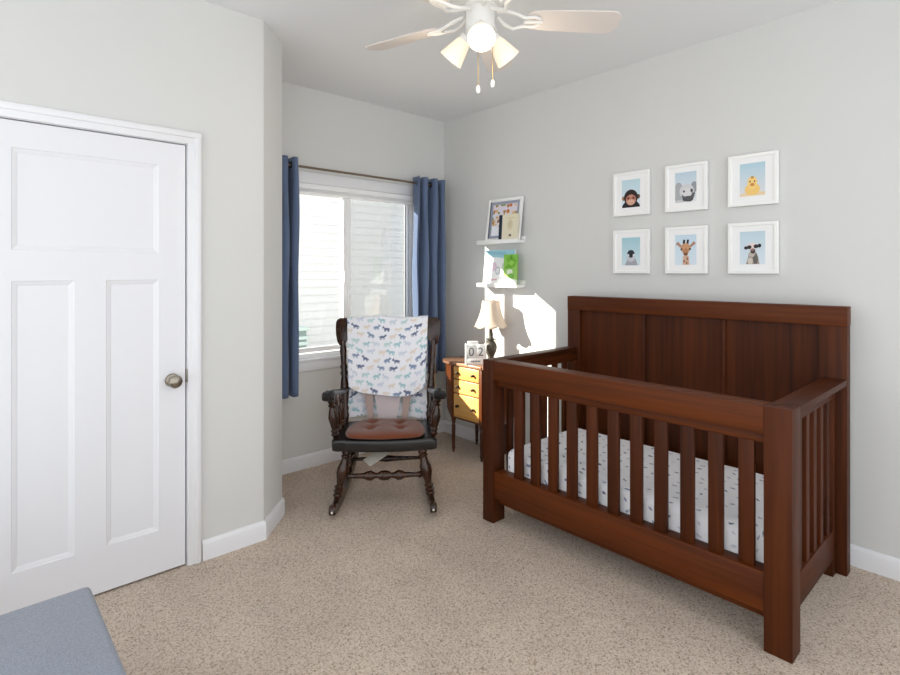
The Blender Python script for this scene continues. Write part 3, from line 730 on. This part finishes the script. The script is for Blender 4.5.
# lamp
LXc, LYc, LZ = 3.055, 2.866, NZ1 + .022
lamp = thing('table_lamp', 'small table lamp with dark urn base and cream shade on the nightstand', 'lamp', (LXc, LYc, LZ))
MB().lathe([(.040, 0), (.042, .008), (.038, .016), (.028, .022), (.022, .034), (.022, .046), (.030, .066), (.042, .094), (.047, .122), (.043, .146), (.030, .164), (.022, .172), (.030, .178), (.031, .186), (.018, .194), (.015, .215), (.020, .222), (.014, .232), (.012, .262)], (LXc, LYc, LZ), (0, 0, 1), 24).build('urn_base', PEWTER, lamp)
for sg in (-1, 1): MB().tube([(LXc, LYc + sg * .026, LZ + .180), (LXc, LYc + sg * .048, LZ + .186), (LXc, LYc + sg * .044, LZ + .166), (LXc, LYc + sg * .036, LZ + .150)], .005, 8).build('urn_handle', PEWTER, lamp)
def lamp_shade():
    m = MB(); n = 64; rows = 14; vs_, fs = [], []
    zt, zb = LZ + .480, LZ + .292
    for j in range(rows + 1):
        q = j / rows
        for i in range(n):
            a = 2 * math.pi * i / n
            sc = abs(math.cos(4 * a))
            r = .068 + .018 * q + .045 * q ** 2.6
            r *= 1 - .035 * (1 - sc) * 1
            z = zt + (zb - zt) * q - (.016 * sc ** .8 if j >= rows - 1 else .016 * sc ** .8 * q ** 5) + (.006 * (1 - sc) * (1 - q) ** 4)
            vs_.append((LXc + r * math.cos(a), LYc + r * math.sin(a), z))
    for j in range(rows):
        for i in range(n): fs.append((j * n + i, j * n + (i + 1) % n, (j + 1) * n + (i + 1) % n, (j + 1) * n + i))
    m.add(vs_, fs); return m
def shade_fabric():
    m = bpy.data.materials.new('cream_shade_fabric'); m.use_nodes = True; nt = m.node_tree; N = nt.nodes; L = nt.links; b = N['Principled BSDF']
    b.inputs['Base Color'].default_value = (*lin((228, 212, 194)), 1); b.inputs['Roughness'].default_value = .9
    tl = N.new('ShaderNodeBsdfTranslucent'); tl.inputs[0].default_value = (*lin((240, 214, 184)), 1)
    x = N.new('ShaderNodeMixShader'); x.inputs[0].default_value = .25; L.new(b.outputs[0], x.inputs[1]); L.new(tl.outputs[0], x.inputs[2]); L.new(x.outputs[0], N['Material Output'].inputs[0])
    return m
sh = lamp_shade().build('lamp_shade', shade_fabric(), lamp)
md = sh.modifiers.new('thick', 'SOLIDIFY'); md.thickness = .002
MB().tube([(LXc, LYc, LZ + .26), (LXc, LYc, LZ + .475)], .004, 8).build('shade_rod', DARKMETAL, lamp)
sp = MB()
for k in range(3):
    a = k * 2 * math.pi / 3; sp.tube([(LXc, LYc, LZ + .470), (LXc + .066 * math.cos(a), LYc + .066 * math.sin(a), LZ + .474)], .002, 6)
sp.build('shade_spider', DARKMETAL, lamp)

# block calendar
cal = thing('block_calendar', 'white wooden block calendar showing 02 on the nightstand', 'calendar', (2.922, 2.900, NZ1 + .022), -0.655)
MB().box(-.074, .074, -.024, .026, 0, .052, .003).build('month_block', WHITE, cal, world=False)
MB().box(-.079, -.073, -.026, .028, 0, .158, .002).build('holder_side', WHITE, cal, world=False)
MB().box(.073, .079, -.026, .028, 0, .158, .002).build('holder_side', WHITE, cal, world=False)
MB().box(-.060, .020, -.010, .026, .153, .176, .003).build('spare_block', WHITE, cal, world=False)
def letter(txt, size, parent, x, y, z, ext=.0012):
    cu = bpy.data.curves.new('text', 'FONT'); cu.body = txt; cu.size = size; cu.align_x = 'CENTER'; cu.extrude = ext
    tmp = bpy.data.objects.new('tmp', cu); COL.objects.link(tmp)
    dg = bpy.context.evaluated_depsgraph_get(); me = bpy.data.meshes.new_from_object(tmp.evaluated_get(dg))
    bpy.data.objects.remove(tmp)
    me.transform(Matrix.Translation((x, y, z)) @ Matrix.Rotation(math.pi / 2, 4, 'X'))
    me.materials.clear(); me.materials.append(INK)
    o = bpy.data.objects.new('digit', me); COL.objects.link(o); o.parent = parent; return o
for tx, x in (('0', -.036), ('2', .036)):
    bk = MB().box(x - .0355, x + .0355, -.022, .026, .053, .152, .004).build('number_block', WHITE, cal, world=False)
    letter(tx, .092, bk, x, -.0225, .068)
sm = MB()
for k in range(6): sm.box(-.036 + k * .012, -.028 + k * .012, -.0255, -.0235, .020, .032)
sm.build('month_lettering', INK, cal, world=False)

# ------------------------------------------------------------------ rocking chair
rc = thing('rocking_chair', 'dark turned wooden rocking chair in front of the window', 'chair', (1.83, 2.57, 0), math.atan2(-.625, .781))
def back_y(z): return .475 + (z - .42) * .215
def rocker_z(y): return (y - .26) ** 2 / 3.2
for sg in (-1, 1):
    xs_ = lambda y: sg * (.288 - .05 * max(0, y) / .9)
    m = MB(); ysr = [-.045 + .875 * k / 30 for k in range(31)]
    vs_, fs = [], []
    for y in ysr:
        z = rocker_z(y) + .001; h_ = .046
        if y < .05: h_ = .052
        x = xs_(y)
        vs_ += [(x - .017, y, z), (x + .017, y, z), (x + .019, y, z + h_ * .5), (x + .014, y, z + h_), (x - .014, y, z + h_), (x - .019, y, z + h_ * .5)]
    for k in range(30):
        for i in range(6): fs.append((k * 6 + i, k * 6 + (i + 1) % 6, (k + 1) * 6 + (i + 1) % 6, (k + 1) * 6 + i))
    fs.append(tuple(range(6))); fs.append(tuple(180 + i for i in range(6)))
    m.add(vs_, fs)
    m.lathe([(.024, -.019), (.029, -.012), (.029, .012), (.024, .019)], (xs_(0), -.041, rocker_z(-.045) + .028), (1, 0, 0), 18)
    rk = m.build('rocker', CHAIR, rc, world=False)
    MB().sphere((xs_(0), -.069, rocker_z(-.045) + .026), .0075, 10).build('rocker_highlight', mat('painted_highlight', (226, 220, 210), .3), rk, world=False)  # pale ball stands in for the glint on the rocker tip
    # legs
    fl = [(0, .016), (.05, .021), (.09, .029), (.12, .021), (.15, .029), (.19, .021), (.24, .024), (.36, .036), (.46, .035), (.58, .024), (.66, .018), (.70, .030), (.745, .022), (.775, .031), (.82, .022), (.85, .029), (.90, .018), (1, .016)]
    MB().turned((sg * .222, .105, .362), (sg * .284, .055, rocker_z(.055) + .040), fl).build('leg', CHAIR, rc, world=False)
    MB().turned((sg * .200, .440, .362), (sg * .262, .56, rocker_z(.56) + .040), [(0, .016), (.1, .022), (.14, .018), (.3, .026), (.55, .024), (.75, .018), (.80, .024), (.85, .018), (1, .014)]).build('leg', CHAIR, rc, world=False)
    # side stretcher
    MB().turned((sg * .252, .08, .215), (sg * .232, .50, .200), [(0, .010), (.2, .012), (.35, .016), (.5, .022), (.65, .016), (.8, .012), (1, .010)]).build('stretcher', CHAIR, rc, world=False)
    # back post
    bp_ = [(0, .016), (.04, .020), (.09, .026), (.13, .019), (.17, .026), (.21, .019), (.26, .024), (.38, .030), (.48, .026), (.56, .019), (.60, .027), (.64, .019), (.68, .025), (.72, .018), (.80, .020), (.88, .024), (.94, .019), (1, .022)]
    MB().turned((sg * .278, back_y(.42), .415), (sg * .312, back_y(.93), .945), bp_).build('back_post', CHAIR, rc, world=False)
    # arm
    m = MB()
    pts = [(sg * .286, back_y(.63) + .005, .626), (sg * .290, .44, .632), (sg * .301, .34, .648), (sg * .316, .22, .672), (sg * .326, .12, .690), (sg * .329, .085, .690), (sg * .330, .066, .676), (sg * .330, .070, .658)]
    m.tube(pts, [.018, .021, .023, .026, .030, .031, .028, .018], 14, (1.15, .78))
    m.lathe([(.020, -.036), (.027, -.030), (.029, 0), (.027, .030), (.020, .036)], (sg * .332, .088, .678), (1, 0, 0), 18)
    m.build('arm', CHAIRB, rc, world=False)
    # arm spindles
    spn = [(0, .010), (.06, .014), (.10, .020), (.14, .013), (.18, .020), (.22, .013), (.30, .017), (.48, .024), (.62, .018), (.72, .012), (.76, .019), (.80, .012), (.84, .018), (.90, .012), (1, .010)]
    for yy, xa, xb in ((.135, .296, .326), (.255, .292, .314), (.375, .286, .300)):
        MB().turned((sg * xa, yy, .412), (sg * xb, yy - .006, .678 - (yy - .13) * .16), [(t_, r_ * (1.25 if yy < .2 else .9)) for t_, r_ in spn]).build('arm_spindle', CHAIR, rc, world=False)
# stretchers
MB().turned((-.262, .078, .205), (.262, .078, .205), [(t_, r_ * 1.25) for t_, r_ in [(0, .009), (.08, .010), (.10, .017), (.13, .010), (.20, .012), (.27, .014), (.31, .022), (.35, .024), (.39, .014), (.42, .012), (.46, .022), (.5, .024), (.54, .022), (.58, .012), (.61, .014), (.65, .024), (.69, .022), (.73, .014), (.80, .012), (.87, .010), (.90, .017), (.92, .010), (1, .009)]]).build('stretcher', CHAIR, rc, world=False)
MB().turned((-.240, .36, .208), (.240, .36, .208), [(0, .010), (.2, .012), (.38, .016), (.5, .022), (.62, .016), (.8, .012), (1, .010)]).build('stretcher', CHAIR, rc, world=False)
# seat: shaped plank
def seat():
    pts = []
    half = [(0.0, .062), (.10, .064), (.18, .072), (.225, .082), (.255, .092), (.285, .088), (.312, .098), (.318, .125), (.316, .20), (.308, .34), (.296, .45), (.276, .505), (.20, .520), (0, .525)]
    pts = [(x, y) for x, y in half] + [(-x, y) for x, y in half[-2:0:-1]]
    m = MB(); rows = [(.346, .97), (.352, .995), (.368, 1.0), (.398, 1.0), (.408, .992), (.413, .975)]
    n = len(pts); vs_, fs = [], []
    for z, k in rows:
        for x, y in pts: vs_.append((x * k, .29 + (y - .29) * k, z))
    for j in range(len(rows) - 1):
        for i in range(n): fs.append((j * n + i, j * n + (i + 1) % n, (j + 1) * n + (i + 1) % n, (j + 1) * n + i))
    fs.append(tuple(range(n))); fs.append(tuple((len(rows) - 1) * n + i for i in range(n)))
    m.add(vs_, fs); return m
seat().build('seat', CHAIRB, rc, world=False)
# crest rail with rounded ears
half = [(0, 1.100), (.20, 1.100), (.30, 1.100), (.335, 1.099), (.352, 1.090), (.361, 1.070), (.362, 1.03), (.358, .985), (.349, .945), (.336, .920), (.318, .910), (.300, .918), (.290, .940), (.270, .960), (.15, .965), (0, .960)]
pl = [(x, z) for x, z in half] + [(-x, z) for x, z in half[-2:0:-1]]
m = MB(); n = len(pl); vs_, fs = [], []
for dy, k in ((-.016, .985), (-.012, 1), (.010, 1), (.014, .985)):
    for x, z in pl: vs_.append((x * k, back_y(z) + dy, 1.02 + (z - 1.02) * (k if k == 1 else .96)))
for j in range(3):
    for i in range(n): fs.append((j * n + i, j * n + (i + 1) % n, (j + 1) * n + (i + 1) % n, (j + 1) * n + i))
fs.append(tuple(range(n))); fs.append(tuple(3 * n + i for i in range(n)))
m.add(vs_, fs); m.build('crest_rail', CHAIR, rc, world=False)
# back slats
def slat(xc0, xc1, prof, mt):
    m = MB(); vs_, fs = [], []
    for z, hw in prof:
        q = (z - .42) / .54; xc = xc0 + (xc1 - xc0) * q
        for dx, dy in ((-hw, -.007), (hw, -.007), (hw, .007), (-hw, .007)): vs_.append((xc + dx, back_y(z) + dy, z))
    for j in range(len(prof) - 1):
        for i in range(4): fs.append((j * 4 + i, j * 4 + (i + 1) % 4, (j + 1) * 4 + (i + 1) % 4, (j + 1) * 4 + i))
    k = (len(prof) - 1) * 4
    fs += [(0, 1, 2, 3), (k, k + 1, k + 2, k + 3)]
    m.add(vs_, fs); o = m.build('back_slat', mt, rc, world=False); return o
s_ = slat(0, 0, [(.409, .056), (.50, .072), (.58, .089), (.66, .094), (.74, .080), (.82, .070), (.97, .075)], SLATP); s_['label'] = 'wide pale middle splat'
for sg in (-1, 1):
    slat(sg * .112, sg * .165, [(.409, .015), (.50, .022), (.60, .030), (.70, .032), (.82, .022), (.97, .026)], SLATB)
# paper card under the seat
pp = MB(); pp.box(-.070, .070, -.045, .045, -.0008, .0008, M=Matrix.Translation((-.060, .22, .268)) @ Matrix.Rotation(math.radians(-14), 4, 'Y') @ Matrix.Rotation(math.radians(20), 4, 'X') @ Matrix.Rotation(math.radians(30), 4, 'Z'))
pp.tube([(-.060, .22, .268), (-.060, .23, .355)], .0012, 6)
pp.build('label_card', mat('cream_card', (222, 214, 200), .8), rc, world=False)['label'] = 'cream paper card hanging under seat'

# cushion
def cushion():
    N = 56; top, bot = [], []
    m = MB(); vs_, fs = [], []
    tufts = [(-.09, .21), (.09, .21), (-.085, .33), (.085, .33)]
    for side in (1, -1):
        for j in range(N + 1):
            for i in range(N + 1):
                a, b = -1 + 2 * i / N, -1 + 2 * j / N
                a2, b2 = a * math.sqrt(1 - b * b * .32), b * math.sqrt(1 - a * a * .32)
                hw = .266 - .045 * (b2 + 1) / 2
                x, y = a2 * hw, .252 + b2 * .192
                e = max(0, (1 - a ** 6) * (1 - b ** 6)) ** .5
                if side > 0:
                    z = .429 + .030 * e
                    for tx, ty in tufts: z -= .022 * math.exp(-((x - tx) ** 2 + (y - ty) ** 2) / .0011)
                    z += .0035 * math.sin(23 * x + 9 * y) * e
                else: z = .429 - .0135 * e
                vs_.append((x, y, z))
    o = (N + 1) ** 2
    for j in range(N):
        for i in range(N):
            a = j * (N + 1) + i; fs.append((a, a + 1, a + N + 2, a + N + 1)); fs.append((o + a, o + a + N + 1, o + a + N + 2, o + a + 1))
    m.add(vs_, fs); return m, tufts
cu = thing('seat_cushion', 'rust brown tufted cushion on the rocking chair seat', 'cushion', tuple(rc.location + Vector((0, 0, .4135))), rc.rotation_euler.z)
m, tufts = cushion(); m.v = [p - Vector((0, 0, .4135)) for p in m.v]; m.build('pad', RUST, cu, world=False, angle=80)
for tx, ty in tufts: MB().sphere((tx, ty, .020), .008, 10, (1, 1, .5)).build('tuft_button', RUST, cu, world=False)

# blanket draped over the crest
def blanket():
    nu, nv = 150, 300
    zt = 1.090
    def path(s, u):
        # s: 0 front hem .. 1 back hem
        x0 = -.283 + .555 * u
        edge = abs(2 * u - 1)
        zf = .585 + .070 * edge ** 3.0 + .010 * math.sin(5 * u)
        zb = .432 + .02 * math.sin(4 * u)
        Lf = zt - zf; Lo = .075; Lb = zt - zb; T = Lf + Lo + Lb; d = s * T
        sag = .012 * math.sin(math.pi * u * 2.0 + .4)
        if d < Lf:
            z = zf + d; q = (zt - z)
            y = back_y(z) - .030 - .012 * min(1, q / .3) - .010 * math.sin(11 * u + 1.2) * min(1, q / .25) * (.4 + q) + sag * q * .5
            x = x0 * (1 - .10 * min(1, q / .55) * edge ** 2)
            z += -.006 * math.sin(math.pi * 3 * u + 1) * max(0, 1 - q / .1)
        elif d < Lf + Lo:
            a = (d - Lf) / Lo * math.pi; z = zt + .018 * math.sin(a); y = back_y(zt) - .030 + .0325 - .0325 * math.cos(a); x = x0
            z += -.006 * math.sin(math.pi * 3 * u + 1)
        else:
            q = d - Lf - Lo; z = zt - q; y = back_y(z) + .035 + .010 * math.sin(9 * u) * min(1, q / .2); x = x0 * (1 - .04 * q)
        return (x, y, z), d
    def cloth(U, V):
        C = np.tile(np.array(lin((238, 238, 244))), (len(U), 1))
        X = U * .56; Y = V * 1.30
        rnd = random.Random(11)
        cols = [lin((106, 114, 142)), lin((166, 200, 206)), lin((228, 216, 206)), lin((210, 215, 228)), lin((132, 148, 176)), lin((190, 213, 214))]
        k = 0
        for r in range(24):
            for c in range(9):
                cx = -.02 + c * .074 + (.037 if r % 2 else 0) + rnd.uniform(-.006, .006); cy = .02 + r * .056 + rnd.uniform(-.006, .006)
                col = cols[(c * 2 + r * 3 + (r // 2)) % 6] if rnd.random() > .12 else cols[2]; fl = 1 if (c + r) % 3 else -1
                an = rnd.uniform(-.15, .25); S_ = rnd.uniform(1.0, 1.22)
                dx, dy = (X - cx) * fl / S_, (Y - cy) / S_
                x, y = dx * math.cos(an) + dy * math.sin(an), -dx * math.sin(an) + dy * math.cos(an)
                b = (x / .0185) ** 2 + (y / .0085) ** 2 <= 1                       # body
                b |= ((x - .021) / .0085) ** 2 + ((y - .0075) / .0065) ** 2 <= 1   # head
                for lx in (-.014, -.008, .007, .013): b |= (abs(x - lx) < .0023) & (y < 0) & (y > -.0185)
                b |= (abs(x + .020) < .0016) & (y < .004) & (y > -.010)            # tail
                b |= (abs(x - .018) < .0014) & (y > .010) & (y < .020)             # horn or ear
                C[b] = col
        return C
    us, vv = np.linspace(0, 1, nu), np.linspace(0, 1, nv)
    m = MB(); m.v = [Vector(path(s, u)[0]) for s in vv for u in us]
    m.f = [(j * nu + i, j * nu + i + 1, (j + 1) * nu + i + 1, (j + 1) * nu + i) for j in range(nv - 1) for i in range(nu - 1)]
    U, V = np.meshgrid(us, vv); m.c = cloth(U.ravel(), V.ravel()); return m
m = blanket()
Mc = Matrix.Translation(rc.location) @ Matrix.Rotation(rc.rotation_euler.z, 4, 'Z')
m.v = [Mc @ p for p in m.v]
bk = m.build('blanket', CLOTH, None, angle=80); sd = bk.modifiers.new('thick', 'SOLIDIFY'); sd.thickness = .003; sd.offset = 0
tag(bk, 'white baby blanket with small animal print draped over the rocking chair back', 'blanket')

# ------------------------------------------------------------------ ottoman
ot = thing('ottoman', 'blue grey fabric ottoman in front of the white door', 'ottoman', (-.118, 1.741, 0))
OXa, OXb, OYa, OYb = -.55, .314, 1.43, 2.052
MB().box(OXa + .006, OXb - .006, OYa + .006, OYb - .006, .06, .335, .02, 3).build('base', OTTO, ot)
MB().box(OXa, OXb, OYa, OYb, .330, .420, .018, 4).build('lid', OTTO, ot)
for x in (OXa + .06, OXb - .06):
    for y in (OYa + .06, OYb - .06): MB().lathe([(.014, 0), (.022, .062)], (x, y, 0), (0, 0, 1), 14).build('foot', CHAIR, ot)
